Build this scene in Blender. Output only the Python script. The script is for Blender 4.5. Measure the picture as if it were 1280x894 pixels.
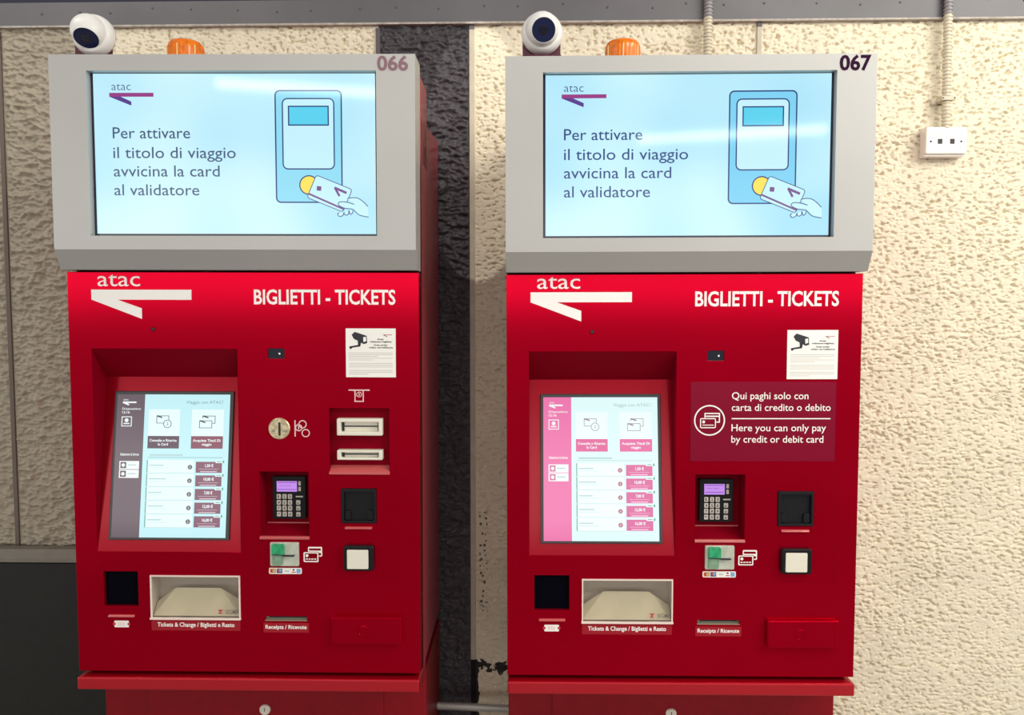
import bpy, bmesh, math, random
import numpy as np
from mathutils import Vector, Matrix

for o in list(bpy.data.objects):
    bpy.data.objects.remove(o, do_unlink=True)
scene = bpy.context.scene
COL = scene.collection
random.seed(7)

# ------------------------------------------------------------------ camera
cam_data = bpy.data.cameras.new('camera')
cam_data.sensor_width = 36.0
cam_data.lens = 36.0 * 982.0 / 1280.0
cam = bpy.data.objects.new('camera', cam_data)
COL.objects.link(cam)
def camera_matrix(loc, yaw, pitch, roll):
    cy, sy, cp, sp, cr, sr = math.cos(yaw), math.sin(yaw), math.cos(pitch), math.sin(pitch), math.cos(roll), math.sin(roll)
    f = Vector((sy * cp, cy * cp, -sp)); r = Vector((cy, -sy, 0)); u = r.cross(f)
    r2 = cr * r + sr * u; u2 = -sr * r + cr * u
    m = Matrix((r2, u2, -f)).transposed().to_4x4()
    m.translation = Vector(loc)
    return m
cam.matrix_world = camera_matrix((0.0376, -1.8037, 1.5995), -0.01503, 0.06066, 0.00046)
scene.camera = cam

# ------------------------------------------------------------------ colour management, world, lights
scene.view_settings.view_transform = 'Standard'
scene.view_settings.look = 'None'
scene.view_settings.exposure = 0.0
scene.view_settings.gamma = 1.0
scene.view_settings.use_curve_mapping = False

world = bpy.data.worlds.new('station_hall')
scene.world = world
world.use_nodes = True
wn = world.node_tree.nodes; wl = world.node_tree.links
bg = wn['Background']
wtc = wn.new('ShaderNodeTexCoord'); wsep = wn.new('ShaderNodeSeparateXYZ'); wramp = wn.new('ShaderNodeValToRGB')
wmap = wn.new('ShaderNodeMapRange')
wmap.inputs['From Min'].default_value = -1; wmap.inputs['From Max'].default_value = 1
wl.new(wtc.outputs['Generated'], wsep.inputs[0]); wl.new(wsep.outputs['Z'], wmap.inputs['Value'])
wl.new(wmap.outputs[0], wramp.inputs[0]); wl.new(wramp.outputs[0], bg.inputs['Color'])
# dim floor, a bright platform side at eye level and a darker ceiling
cr = wramp.color_ramp
stops = [(0.0, .20), (0.44, .26), (0.495, .34), (0.512, 2.0), (0.548, 2.0), (0.60, .30), (1.0, .20)]
while len(cr.elements) < len(stops): cr.elements.new(0.5)
for el, (p, v) in zip(cr.elements, stops):
    el.position = p; el.color = (v, v * .97, v * .93, 1)
bg.inputs['Strength'].default_value = 1.5

def tube(name, loc, sx, sy, power, color, aim):
    l = bpy.data.lights.new(name, 'AREA'); l.shape = 'RECTANGLE'; l.size = sx; l.size_y = sy
    l.energy = power; l.color = color
    o = bpy.data.objects.new(name, l); COL.objects.link(o)
    o.location = loc
    d = (Vector(aim) - Vector(loc)).normalized()
    o.rotation_euler = d.to_track_quat('-Z', 'Y').to_euler()
    return o
WARM = (1.0, 0.95, 0.84)
tube('ceiling_tube_key', (1.75, -1.05, 3.14), 1.9, 0.07, 28, WARM, (1.2, 0.2, 1.3))
tube('ceiling_tube_right', (3.1, -1.9, 2.95), 1.5, 0.07, 50, WARM, (1.7, 0.4, 0.4))
tube('ceiling_tube_side', (-1.75, -0.42, 3.14), 1.0, 0.07, 7, WARM, (-1.5, 0.1, 1.3))
tube('added_aisle_fill', (0.1, -2.6, 3.3), 2.4, 0.10, 15, WARM, (0.1, -2.2, 0.0))  # added overhead fill, brightens the floor and the lower machine fronts
tube('ceiling_tube_hall', (-1.6, -4.6, 3.35), 1.5, 0.07, 4, (1.0, 0.97, 0.92), (-0.5, 0, 1.2))
tube('ceiling_tube_far', (1.7, -4.9, 3.05), 1.5, 0.07, 4, (1.0, 0.97, 0.92), (0.5, 0, 1.2))
# added unseen spotlight: its square beam between the machines shapes the straight shadow edge
def added_gap_spot(loc, x0, x1, z0, z1, wall, power, color):
    L = Vector(loc)
    up = (Vector((L.x, wall, z1)) - L).normalized(); dn = (Vector((L.x, wall, z0)) - L).normalized()
    d = (up + dn).normalized(); half = math.acos(max(-1, min(1, up.dot(dn)))) / 2
    l = bpy.data.lights.new('added_gap_spotlight', 'SPOT'); l.energy = power; l.color = color; l.use_square = True
    l.spot_size = 2 * half; l.spot_blend = 0.03; l.shadow_soft_size = 0.004
    o = bpy.data.objects.new('added_gap_spotlight', l); COL.objects.link(o); o.location = loc
    z = -d; x = Vector((1, 0, 0)); y = z.cross(x).normalized(); x = y.cross(z)
    o.rotation_euler = Matrix((x, y, z)).transposed().to_euler()
    # narrow the beam sideways with the lamp's own scale
    mid = (Vector((L.x, wall, (z0 + z1) / 2)) - L).dot(d)
    o.scale = (math.tan(half) and ((x1 - x0) / 2 / mid) / math.tan(half), 1, 1)
    return o
added_gap_spot((-0.095, -1.25, 3.2), -0.25, 0.06, 1.674, 2.40, 0.46, 60, WARM)

# ------------------------------------------------------------------ materials
def lin(c):
    return tuple(((v / 255) / 12.92 if v / 255 <= 0.04045 else ((v / 255 + 0.055) / 1.055) ** 2.4) for v in c) + (1.0,)
def mat(name, col, rough=0.5, metal=0.0, spec=0.5, coat=0.0, noise=0.0, nscale=40, emit=None, estr=1.0, bump=0.0, bscale=300):
    m = bpy.data.materials.new(name); m.use_nodes = True
    nt = m.node_tree; b = nt.nodes['Principled BSDF']
    c = col if len(col) == 4 else tuple(col) + (1.0,)
    b.inputs['Base Color'].default_value = c
    b.inputs['Roughness'].default_value = rough
    b.inputs['Metallic'].default_value = metal
    b.inputs['Specular IOR Level'].default_value = spec
    b.inputs['Coat Weight'].default_value = coat
    b.inputs['Coat Roughness'].default_value = 0.08
    if emit is not None:
        b.inputs['Emission Color'].default_value = emit; b.inputs['Emission Strength'].default_value = estr
    tc = None
    if noise > 0 or bump > 0:
        tc = nt.nodes.new('ShaderNodeTexCoord')
    if noise > 0:
        n = nt.nodes.new('ShaderNodeTexNoise'); n.inputs['Scale'].default_value = nscale; n.inputs['Detail'].default_value = 5
        r = nt.nodes.new('ShaderNodeMapRange'); r.inputs['From Min'].default_value = .3; r.inputs['From Max'].default_value = .7
        r.inputs['To Min'].default_value = 1 - noise; r.inputs['To Max'].default_value = 1 + noise
        mx = nt.nodes.new('ShaderNodeVectorMath'); mx.operation = 'SCALE'; mx.inputs[0].default_value = c[:3]
        nt.links.new(tc.outputs['Object'], n.inputs['Vector']); nt.links.new(n.outputs[0], r.inputs['Value'])
        nt.links.new(r.outputs[0], mx.inputs['Scale']); nt.links.new(mx.outputs[0], b.inputs['Base Color'])
    if bump > 0:
        n = nt.nodes.new('ShaderNodeTexNoise'); n.inputs['Scale'].default_value = bscale; n.inputs['Detail'].default_value = 3
        bp = nt.nodes.new('ShaderNodeBump'); bp.inputs['Strength'].default_value = bump; bp.inputs['Distance'].default_value = 0.002
        nt.links.new(tc.outputs['Object'], n.inputs['Vector']); nt.links.new(n.outputs[0], bp.inputs['Height'])
        nt.links.new(bp.outputs[0], b.inputs['Normal'])
    return m
def screen_mat(name, c0, c1=None, strength=1.0, scale=2.2):
    m = mat(name, (0.01, 0.01, 0.01), rough=0.06, spec=0.5)
    nt = m.node_tree; b = nt.nodes['Principled BSDF']
    b.inputs['Emission Strength'].default_value = strength
    if c1 is None:
        b.inputs['Emission Color'].default_value = lin(c0)
    else:
        tc = nt.nodes.new('ShaderNodeTexCoord'); n = nt.nodes.new('ShaderNodeTexNoise'); n.inputs['Scale'].default_value = scale
        n.inputs['Detail'].default_value = 1
        r = nt.nodes.new('ShaderNodeValToRGB'); r.color_ramp.elements[0].position = .35; r.color_ramp.elements[1].position = .62
        r.color_ramp.elements[0].color = lin(c0); r.color_ramp.elements[1].color = lin(c1)
        nt.links.new(tc.outputs['Object'], n.inputs['Vector']); nt.links.new(n.outputs[0], r.inputs[0])
        nt.links.new(r.outputs[0], b.inputs['Emission Color'])
    return m
M = {}
M['red'] = mat('red_paint', (0.44, 0.0004, 0.0155), rough=0.12, metal=0.66, spec=0.05, noise=0.03, nscale=6)
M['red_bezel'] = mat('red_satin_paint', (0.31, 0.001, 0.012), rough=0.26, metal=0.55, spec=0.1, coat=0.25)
M['red_recess'] = mat('red_recess_shaded', (0.22, 0.0005, 0.010), rough=0.5, metal=0.0, spec=0.03)  # body red darkened: the recess shade is put into the colour
M['red_side'] = mat('red_side_paint', (0.40, 0.03, 0.05), rough=0.42, metal=0.0, spec=0.5, coat=0.5)
M['red_plinth'] = mat('red_plinth_paint', (0.50, 0.001, 0.014), rough=0.3, metal=0.4, spec=0.5, coat=0.6)
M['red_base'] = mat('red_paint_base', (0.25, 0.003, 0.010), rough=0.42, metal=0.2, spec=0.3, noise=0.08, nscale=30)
M['red_lip'] = mat('highlit_red_lip', (0.56, 0.10, 0.105), rough=0.25, metal=0.0, spec=0.6, coat=0.5)  # paler red: ceiling highlight on the lips put into the colour
M['maroon'] = mat('maroon_paint', (0.09, 0.008, 0.03), rough=0.4)
M['seam'] = mat('dark_seam', (0.02, 0.003, 0.004), rough=0.7)
M['groove'] = mat('panel_groove', (0.26, 0.001, 0.008), rough=0.4, metal=0.4, spec=0.05)
M['grey'] = mat('grey_metallic_paint', (0.46, 0.457, 0.445), rough=0.36, metal=0.35, spec=0.4, noise=0.02, nscale=5)
M['white'] = mat('white_print', (0.95, 0.93, 0.90), rough=0.5)
M['pink_print'] = mat('pale_print', (0.82, 0.62, 0.60), rough=0.5)
M['paper'] = mat('white_paper', (0.92, 0.91, 0.87), rough=0.6)
M['ink'] = mat('black_ink', (0.02, 0.02, 0.03), rough=0.6)
M['grey_ink'] = mat('grey_ink', (0.52, 0.50, 0.48), rough=0.6)
M['logo_grey'] = mat('dark_grey_print', (0.16, 0.15, 0.14), rough=0.6)
M['red_ink'] = mat('red_ink', (0.5, 0.05, 0.05), rough=0.6)
M['black'] = mat('black_plastic', (0.008, 0.008, 0.011), rough=0.35, spec=0.25)
M['black_matte'] = mat('black_matte', (0.008, 0.008, 0.010), rough=0.7, spec=0.2)
M['void'] = mat('dark_cavity', (0.002, 0.002, 0.005), rough=0.3, spec=0.03)
M['dark_glass'] = mat('dark_glass', (0.006, 0.007, 0.02), rough=0.06, spec=0.6)
M['blue_glass'] = mat('dark_blue_glass', (0.012, 0.017, 0.060), rough=0.10, spec=0.3)
M['ivory'] = mat('ivory_plastic', (0.80, 0.77, 0.66), rough=0.35)
M['khaki'] = mat('slot_plastic', (0.30, 0.28, 0.20), rough=0.4)
M['cam_white'] = mat('white_camera_plastic', (0.82, 0.81, 0.79), rough=0.35)
M['number_faded'] = mat('faded_maroon_number', (0.25, 0.13, 0.16), rough=0.5)
M['number'] = mat('maroon_number', (0.028, 0.004, 0.028), rough=0.6, spec=0.05)
M['chrome'] = mat('steel', (0.62, 0.60, 0.56), rough=0.25, metal=0.9)
M['lock_metal'] = mat('pale_lock_metal', (0.80, 0.74, 0.64), rough=0.35, metal=0.2)
M['gold'] = mat('brass_steel', (0.66, 0.56, 0.36), rough=0.32, metal=0.7, noise=0.35, nscale=120)
M['key'] = mat('key_cap', (0.60, 0.56, 0.52), rough=0.4)
M['sticker_red'] = mat('red_sticker', (0.38, 0.012, 0.024), rough=0.45, spec=0.3, metal=0.2)
M['notice_red'] = mat('burgundy_sticker', (0.25, 0.004, 0.028), rough=0.25, metal=0.3, spec=0.2)
M['reader'] = mat('card_reader_metal', (0.62, 0.66, 0.56), rough=0.3, metal=0.3, noise=0.15, nscale=60)
M['green'] = mat('green_plastic', (0.03, 0.36, 0.16), rough=0.2, noise=0.3, nscale=80)
M['green_pale'] = mat('pale_green_plastic', (0.22, 0.36, 0.25), rough=0.2, noise=0.2, nscale=80)
M['tray_beige'] = mat('tray_beige', (0.86, 0.80, 0.62), rough=0.45, noise=0.06, nscale=30)
M['tray_grey'] = mat('tray_grey', (0.72, 0.65, 0.61), rough=0.5)
M['tray_rim'] = mat('flap_rim', (0.90, 0.74, 0.68), rough=0.3)
M['orange_patch'] = mat('orange_patch', (0.80, 0.30, 0.05), rough=0.5)
M['navy_patch'] = mat('navy_patch', (0.03, 0.04, 0.16), rough=0.5)
M['sky_patch'] = mat('sky_patch', (0.22, 0.42, 0.66), rough=0.5)
M['lcd'] = mat('violet_lcd', (0.02, 0.02, 0.02), rough=0.2, emit=lin((196, 140, 236)), estr=1.0)
M['lcd_ink'] = mat('lcd_ink', (0.02, 0.01, 0.03), rough=0.3, emit=lin((120, 70, 160)), estr=1.0)
M['conduit'] = mat('beige_conduit', (0.62, 0.57, 0.44), rough=0.5, noise=0.08, nscale=40)
M['conduit_grey'] = mat('grey_painted_conduit', (0.28, 0.27, 0.28), rough=0.5)
M['steel_conduit'] = mat('grey_conduit', (0.50, 0.49, 0.46), rough=0.35, metal=0.2)
M['socket'] = mat('white_socket_plastic', (0.84, 0.82, 0.77), rough=0.35)
M['beam'] = mat('grey_beam_paint', (0.115, 0.113, 0.125), rough=0.45, noise=0.12, nscale=5)
M['beam_edge'] = mat('pale_beam_edge', (0.42, 0.38, 0.34), rough=0.6, noise=0.3, nscale=60)
M['beam_void'] = mat('dark_blue_recess', (0.012, 0.012, 0.035), rough=0.7)
M['strip_dark'] = mat('dark_joint_strip', (0.10, 0.085, 0.10), rough=0.6)
M['strip_beige'] = mat('beige_joint_strip', (0.52, 0.47, 0.37), rough=0.6, noise=0.1, nscale=30)
M['strip_brown'] = mat('brown_joint_strip', (0.14, 0.11, 0.09), rough=0.6)
M['dark_metal'] = mat('dark_grey_metal', (0.016, 0.0155, 0.014), rough=0.5, spec=0.3, noise=0.15, nscale=40)
M['ledge_metal'] = mat('grey_ledge_metal', (0.19, 0.17, 0.14), rough=0.5, noise=0.1, nscale=20)
M['floor'] = mat('station_floor', (0.36, 0.34, 0.31), rough=0.5, noise=0.08, nscale=8)

m = mat('amber_lens', (0.80, 0.19, 0.003), rough=0.2, noise=0.25, nscale=90); M['amber'] = m
b = m.node_tree.nodes['Principled BSDF']; b.inputs['Subsurface Weight'].default_value = 0.4; b.inputs['Subsurface Radius'].default_value = (.03, .01, .002)
M['amber_core'] = mat('amber_core', (0.40, 0.05, 0.01), rough=0.3)
# clear plastic of the delivery flap
m = bpy.data.materials.new('clear_plastic'); m.use_nodes = True
nt = m.node_tree; nt.nodes.remove(nt.nodes['Principled BSDF'])
tr = nt.nodes.new('ShaderNodeBsdfTransparent'); gl = nt.nodes.new('ShaderNodeBsdfGlossy'); mx = nt.nodes.new('ShaderNodeMixShader')
tr.inputs[0].default_value = (0.93, 0.92, 0.89, 1); gl.inputs['Roughness'].default_value = 0.08; mx.inputs[0].default_value = 0.10
nt.links.new(tr.outputs[0], mx.inputs[1]); nt.links.new(gl.outputs[0], mx.inputs[2]); nt.links.new(mx.outputs[0], nt.nodes['Material Output'].inputs[0])
M['clear'] = m

# ------------------------------------------------------------------ mesh helpers
class MB:
    """collects polygons with materials and links them as ONE mesh object"""
    def __init__(s): s.v = []; s.f = []; s.m = []; s.mats = []
    def mi(s, m):
        if m not in s.mats: s.mats.append(m)
        return s.mats.index(m)
    def add(s, vs, fs, m):
        k = len(s.v); s.v += [tuple(v) for v in vs]; i = s.mi(m)
        for f in fs: s.f.append(tuple(k + q for q in f)); s.m.append(i)
    def quad(s, a, b, c, d, m): s.add([a, b, c, d], [(0, 1, 2, 3)], m)
    def box(s, x0, x1, y0, y1, z0, z1, m):
        s.add([(x0, y0, z0), (x1, y0, z0), (x1, y1, z0), (x0, y1, z0), (x0, y0, z1), (x1, y0, z1), (x1, y1, z1), (x0, y1, z1)],
              [(0, 1, 5, 4), (1, 2, 6, 5), (2, 3, 7, 6), (3, 0, 4, 7), (4, 5, 6, 7), (3, 2, 1, 0)], m)
    def poly(s, pts, y0, y1, m):
        """2-D outline (u,v) as a slab from y0 (front) to y1"""
        n = len(pts)
        s.add([(p[0], y0, p[1]) for p in pts] + [(p[0], y1, p[1]) for p in pts],
              [tuple(range(n)), tuple(range(2 * n - 1, n - 1, -1))] + [(i, i + n, (i + 1) % n + n, (i + 1) % n) for i in range(n)], m)
    def profile(s, pts, x0, x1, m):
        """outline in (y,z) extruded along x"""
        n = len(pts)
        s.add([(x0, p[0], p[1]) for p in pts] + [(x1, p[0], p[1]) for p in pts],
              [tuple(range(n)), tuple(range(2 * n - 1, n - 1, -1))] + [(i, i + n, (i + 1) % n + n, (i + 1) % n) for i in range(n)], m)
    def stroke(s, pts, w, y0, y1, m, closed=False):
        """ribbon of width w along 2-D points"""
        P = [Vector(p) for p in pts]; n = len(P); L = []; R = []
        for i in range(n):
            a = P[(i - 1) % n] if (closed or i > 0) else None
            c = P[(i + 1) % n] if (closed or i < n - 1) else None
            d1 = (P[i] - a).normalized() if a is not None else None
            d2 = (c - P[i]).normalized() if c is not None else None
            d1 = d1 or d2; d2 = d2 or d1
            nn = Vector((-(d1 + d2).y, (d1 + d2).x))
            nn = nn.normalized() if nn.length > 1e-9 else Vector((-d1.y, d1.x))
            k = max(0.5, nn.dot(Vector((-d1.y, d1.x))))
            L.append(P[i] + nn * w / 2 / k); R.append(P[i] - nn * w / 2 / k)
        for i in range(n if closed else n - 1):
            j = (i + 1) % n
            s.poly([L[i], R[i], R[j], L[j]], y0, y1, m)
    def lathe(s, prof, origin, axis, m, n=32, cap=True):
        """prof: list of (r, h) along axis"""
        ax = Vector(axis).normalized(); t = ax.orthogonal().normalized(); q = ax.cross(t); o = Vector(origin)
        vs = []; fs = []
        for r, h in prof:
            for i in range(n):
                a = 2 * math.pi * i / n
                vs.append(o + ax * h + (t * math.cos(a) + q * math.sin(a)) * r)
        for k in range(len(prof) - 1):
            for i in range(n):
                fs.append((k * n + i, k * n + (i + 1) % n, (k + 1) * n + (i + 1) % n, (k + 1) * n + i))
        if cap:
            fs.append(tuple(range(n - 1, -1, -1))); fs.append(tuple((len(prof) - 1) * n + i for i in range(n)))
        s.add(vs, fs, m)
    def text(s, body, u0, u1, base, cap, y, m, bold=0.0, thick=0.0003):
        vs, fs, ref = glyphs(body, bold)
        xs = [v[0] for v in vs]; a, bb = min(xs), max(xs)
        kx = (u1 - u0) / (bb - a); ky = cap / ref
        s.add([(u0 + (v[0] - a) * kx, y, base + v[1] * ky) for v in vs], fs, m)
    def build(s, name, parent=None, smooth=False, bevel=0.0, seg=2, recalc=True):
        me = bpy.data.meshes.new(name); me.from_pydata(s.v, [], s.f)
        for q in s.mats: me.materials.append(q)
        me.polygons.foreach_set('material_index', s.m)
        if recalc:
            bm = bmesh.new(); bm.from_mesh(me); bmesh.ops.remove_doubles(bm, verts=bm.verts, dist=1e-6)
            bmesh.ops.recalc_face_normals(bm, faces=bm.faces); bm.to_mesh(me); bm.free()
        me.update()
        o = bpy.data.objects.new(name, me); COL.objects.link(o)
        if parent is not None: o.parent = parent
        if smooth:
            for p in me.polygons: p.use_smooth = True
            mod = None
        if bevel > 0:
            bv = o.modifiers.new('edge', 'BEVEL'); bv.width = bevel; bv.segments = seg; bv.limit_method = 'ANGLE'; bv.angle_limit = math.radians(35)
        return o
_gl = {}
def glyphs(body, bold):
    def raw(t):
        cu = bpy.data.curves.new('lettering', 'FONT'); cu.body = t; cu.size = 1.0; cu.offset = bold; cu.resolution_u = 3
        ob = bpy.data.objects.new('lettering', cu); COL.objects.link(ob)
        dg = bpy.context.evaluated_depsgraph_get()
        me = bpy.data.meshes.new_from_object(ob.evaluated_get(dg))
        vs = [tuple(v.co) for v in me.vertices]; fs = [tuple(p.vertices) for p in me.polygons]
        bpy.data.objects.remove(ob, do_unlink=True); bpy.data.curves.remove(cu); bpy.data.meshes.remove(me)
        return vs, fs
    if ('H', bold) not in _gl:
        _gl[('H', bold)] = max(v[1] for v in raw('H')[0])
    if (body, bold) not in _gl: _gl[(body, bold)] = raw(body)
    return _gl[(body, bold)] + (_gl[('H', bold)],)
def rr(u0, u1, v0, v1, r, n=5):
    out = []
    for cx, cy, a0 in ((u1 - r, v0 + r, -90), (u1 - r, v1 - r, 0), (u0 + r, v1 - r, 90), (u0 + r, v0 + r, 180)):
        for i in range(n + 1):
            a = math.radians(a0 + 90 * i / n); out.append((cx + r * math.cos(a), cy + r * math.sin(a)))
    return out
def circ(cu, cv, r, n=32, a0=0, a1=360):
    full = (a1 - a0) == 360
    return [(cu + r * math.cos(math.radians(a0 + (a1 - a0) * i / (n if full else n - 1))), cv + r * math.sin(math.radians(a0 + (a1 - a0) * i / (n if full else n - 1)))) for i in range(n)]
def catmull(p, n=5):
    P = [p[0]] + list(p) + [p[-1]]; out = []
    for i in range(1, len(P) - 2):
        a, b, c, d = (np.array(P[i + k - 1], float) for k in range(4))
        for t in np.linspace(0, 1, n, endpoint=False):
            out.append(tuple(.5 * (2 * b + (c - a) * t + (2 * a - 5 * b + 4 * c - d) * t * t + (3 * b - a - 3 * c + d) * t ** 3)))
    out.append(tuple(p[-1])); return out
def tag(o, label=None, cat=None, group=None, kind=None):
    if label: o['label'] = label
    if cat: o['category'] = cat
    if group: o['group'] = group
    if kind: o['kind'] = kind
    return o
def empty(name, loc, rot=(0, 0, 0)):
    o = bpy.data.objects.new(name, None); COL.objects.link(o); o.location = loc; o.rotation_euler = rot; o.empty_display_size = 0.1
    return o

# ------------------------------------------------------------------ the setting: stucco wall, joints, beam, floor
WALL_YAW = -0.0118
def wall_y(x): return 0.455 + WALL_YAW * x
def perlin(X, Z, sx, sz, seed):
    rng = np.random.default_rng(seed)
    gx = X / sx; gz = Z / sz
    ix = np.floor(gx).astype(int); iz = np.floor(gz).astype(int)
    fx = gx - ix; fz = gz - iz
    ix -= ix.min(); iz -= iz.min()
    ang = rng.random((iz.max() + 2, ix.max() + 2)) * 2 * np.pi
    ux = fx ** 3 * (fx * (fx * 6 - 15) + 10); uz = fz ** 3 * (fz * (fz * 6 - 15) + 10)
    def g(a, b, dx, dz):
        t = ang[iz + b, ix + a]; return np.cos(t) * dx + np.sin(t) * dz
    n0 = g(0, 0, fx, fz) * (1 - ux) + g(1, 0, fx - 1, fz) * ux
    n1 = g(0, 1, fx, fz - 1) * (1 - ux) + g(1, 1, fx - 1, fz - 1) * ux
    return (n0 * (1 - uz) + n1 * uz) * 1.5
JOINTS = [(-1.471, -1.459), (-1.196, -1.184), (-0.381, -0.369), (-0.117, -0.1025), (0.686, 0.699)]
def wall():
    xs = np.concatenate([np.linspace(-2.6, -1.56, 260), np.linspace(-1.558, 1.56, 1500), np.linspace(1.563, 2.6, 260)])
    zs = np.concatenate([np.linspace(0, .34, 20), np.linspace(.342, 2.41, 1080), np.linspace(2.415, 2.5, 6)])
    nx, nz = len(xs), len(zs)
    X, Z = np.meshgrid(xs, zs)
    wx = X + 0.005 * perlin(X, Z, .04, .04, 1); wz = Z + 0.005 * perlin(X, Z, .04, .04, 2)
    big = perlin(X, Z, .16, .12, 6)
    h = perlin(wx, wz, .0185, .0105, 3) * 0.9 + perlin(wx, wz, .0100, .0064, 4) * 0.75 + perlin(X, Z, .0062, .005, 5) * 0.30
    # smooth trowelled plateaus with pits between them on the cream panels, open roughcast on the dark ones
    t = -0.17 + .22 * big
    cream = np.where(h > t, t + (h - t) * 0.16, t + (h - t) * 2.2)
    a = perlin(wx, wz, .032, .017, 7)
    rough = (a * .9 + perlin(wx, wz, .015, .009, 8) * .7 + perlin(X, Z, .0065, .005, 5) * 0.25) * 1.2 + 0.25 * np.abs(a)
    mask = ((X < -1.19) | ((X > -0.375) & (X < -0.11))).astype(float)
    hh = cream * 0.0062 * (1 - mask) + rough * 0.0074 * mask
    soft = np.exp(-(((X - 1.2) / .06) ** 2 + ((Z - 1.99) / .05) ** 2))          # patch worn smooth below the socket
    hh = hh * (1 - 0.5 * soft)
    for ja, jc in JOINTS:                                   # the render feathers out to the joint strips
        dj = np.maximum(np.abs(X - (ja + jc) / 2) - (jc - ja) / 2 - .001, 0) / .006
        hh = np.where(dj < 1, np.minimum(hh, .004) * np.clip(dj, 0, 1) + (1 - np.clip(dj, 0, 1)) * -.001, hh)
    Y = wall_y(X) - hh + 0.001
    verts = np.stack([X, Y, Z], -1).reshape(-1, 3).astype(np.float32)
    i = np.arange(nz - 1)[:, None] * nx + np.arange(nx - 1)[None, :]
    quads = np.stack([i, i + 1, i + nx + 1, i + nx], -1).reshape(-1, 4)
    me = bpy.data.meshes.new('wall_back')
    me.vertices.add(len(verts)); me.vertices.foreach_set('co', verts.ravel())
    me.loops.add(quads.size); me.loops.foreach_set('vertex_index', quads.ravel().astype(np.int32))
    me.polygons.add(len(quads)); me.polygons.foreach_set('loop_start', np.arange(0, quads.size, 4, dtype=np.int32))
    xc = .5 * (xs[:-1] + xs[1:])
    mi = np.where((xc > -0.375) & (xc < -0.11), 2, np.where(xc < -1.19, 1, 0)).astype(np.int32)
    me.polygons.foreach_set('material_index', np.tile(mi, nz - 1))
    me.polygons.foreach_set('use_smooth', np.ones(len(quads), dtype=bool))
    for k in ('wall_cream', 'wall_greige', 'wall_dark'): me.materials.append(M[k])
    me.update(); me.validate()
    o = bpy.data.objects.new('wall_back', me); COL.objects.link(o); tag(o, kind='structure')
def wall_mat(name, col, rough, stain=False, spec=0.25):
    m = mat(name, col, rough=rough, spec=spec, noise=0.06, nscale=9)
    nt = m.node_tree; b = nt.nodes['Principled BSDF']
    tc = nt.nodes.new('ShaderNodeTexCoord')
    n = nt.nodes.new('ShaderNodeTexNoise'); n.inputs['Scale'].default_value = 260; n.inputs['Detail'].default_value = 4
    bp = nt.nodes.new('ShaderNodeBump'); bp.inputs['Strength'].default_value = 0.35; bp.inputs['Distance'].default_value = 0.002
    nt.links.new(tc.outputs['Object'], n.inputs['Vector']); nt.links.new(n.outputs[0], bp.inputs['Height']); nt.links.new(bp.outputs[0], b.inputs['Normal'])
    if stain:
        # black paint smear beside the joint, low between the machines, and a column of dark drips above it
        src = b.inputs['Base Color'].links[0].from_socket
        sp = nt.nodes.new('ShaderNodeSeparateXYZ'); nt.links.new(tc.outputs['Object'], sp.inputs[0])
        def mth(op, a, c=None):
            q = nt.nodes.new('ShaderNodeMath'); q.operation = op
            for i, v in enumerate((a, c)):
                if v is None: continue
                if isinstance(v, (int, float)): q.inputs[i].default_value = v
                else: nt.links.new(v, q.inputs[i])
            return q.outputs[0]
        n2 = nt.nodes.new('ShaderNodeTexNoise'); n2.inputs['Scale'].default_value = 38; n2.inputs['Detail'].default_value = 4
        nt.links.new(tc.outputs['Object'], n2.inputs['Vector'])
        dz = mth('ABSOLUTE', mth('ADD', mth('SUBTRACT', sp.outputs['Z'], 0.553), mth('MULTIPLY', mth('ADD', sp.outputs['X'], 0.10), 0.14)))
        dn = mth('ADD', dz, mth('MULTIPLY', mth('SUBTRACT', n2.outputs[0], 0.5), 0.07))
        smear = mth('MULTIPLY', mth('LESS_THAN', dn, 0.011), mth('LESS_THAN', sp.outputs['X'], 0.01))
        n3 = nt.nodes.new('ShaderNodeTexVoronoi'); n3.inputs['Scale'].default_value = 75
        nt.links.new(tc.outputs['Object'], n3.inputs['Vector'])
        dots = mth('LESS_THAN', n3.outputs['Distance'], 0.33)
        win = mth('MULTIPLY', mth('LESS_THAN', mth('ABSOLUTE', mth('ADD', sp.outputs['X'], 0.080)), 0.012), mth('LESS_THAN', mth('ABSOLUTE', mth('SUBTRACT', sp.outputs['Z'], 0.86)), 0.15))
        edge = mth('MULTIPLY', mth('LESS_THAN', mth('ADD', sp.outputs['X'], mth('MULTIPLY', mth('SUBTRACT', n2.outputs[0], 0.5), 0.03)), -0.094), mth('LESS_THAN', sp.outputs['Z'], 0.56))
        near = mth('LESS_THAN', mth('ABSOLUTE', mth('ADD', sp.outputs['X'], 0.05)), 0.08)
        f = mth('MINIMUM', mth('MULTIPLY', near, mth('ADD', mth('ADD', smear, edge), mth('MULTIPLY', mth('MULTIPLY', dots, win), 0.85))), 1.0)
        mix = nt.nodes.new('ShaderNodeMix'); mix.data_type = 'RGBA'
        nt.links.new(f, mix.inputs['Factor']); nt.links.new(src, mix.inputs['A']); mix.inputs['B'].default_value = (0.035, 0.03, 0.025, 1)
        nt.links.new(mix.outputs['Result'], b.inputs['Base Color'])
    return m
M['wall_cream'] = wall_mat('cream_stucco', (0.78, 0.715, 0.56), 0.7, True)
M['wall_greige'] = wall_mat('greige_stucco', (0.40, 0.355, 0.28), 0.6)
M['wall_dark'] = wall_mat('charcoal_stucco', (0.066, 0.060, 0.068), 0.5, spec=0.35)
wall()
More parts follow.
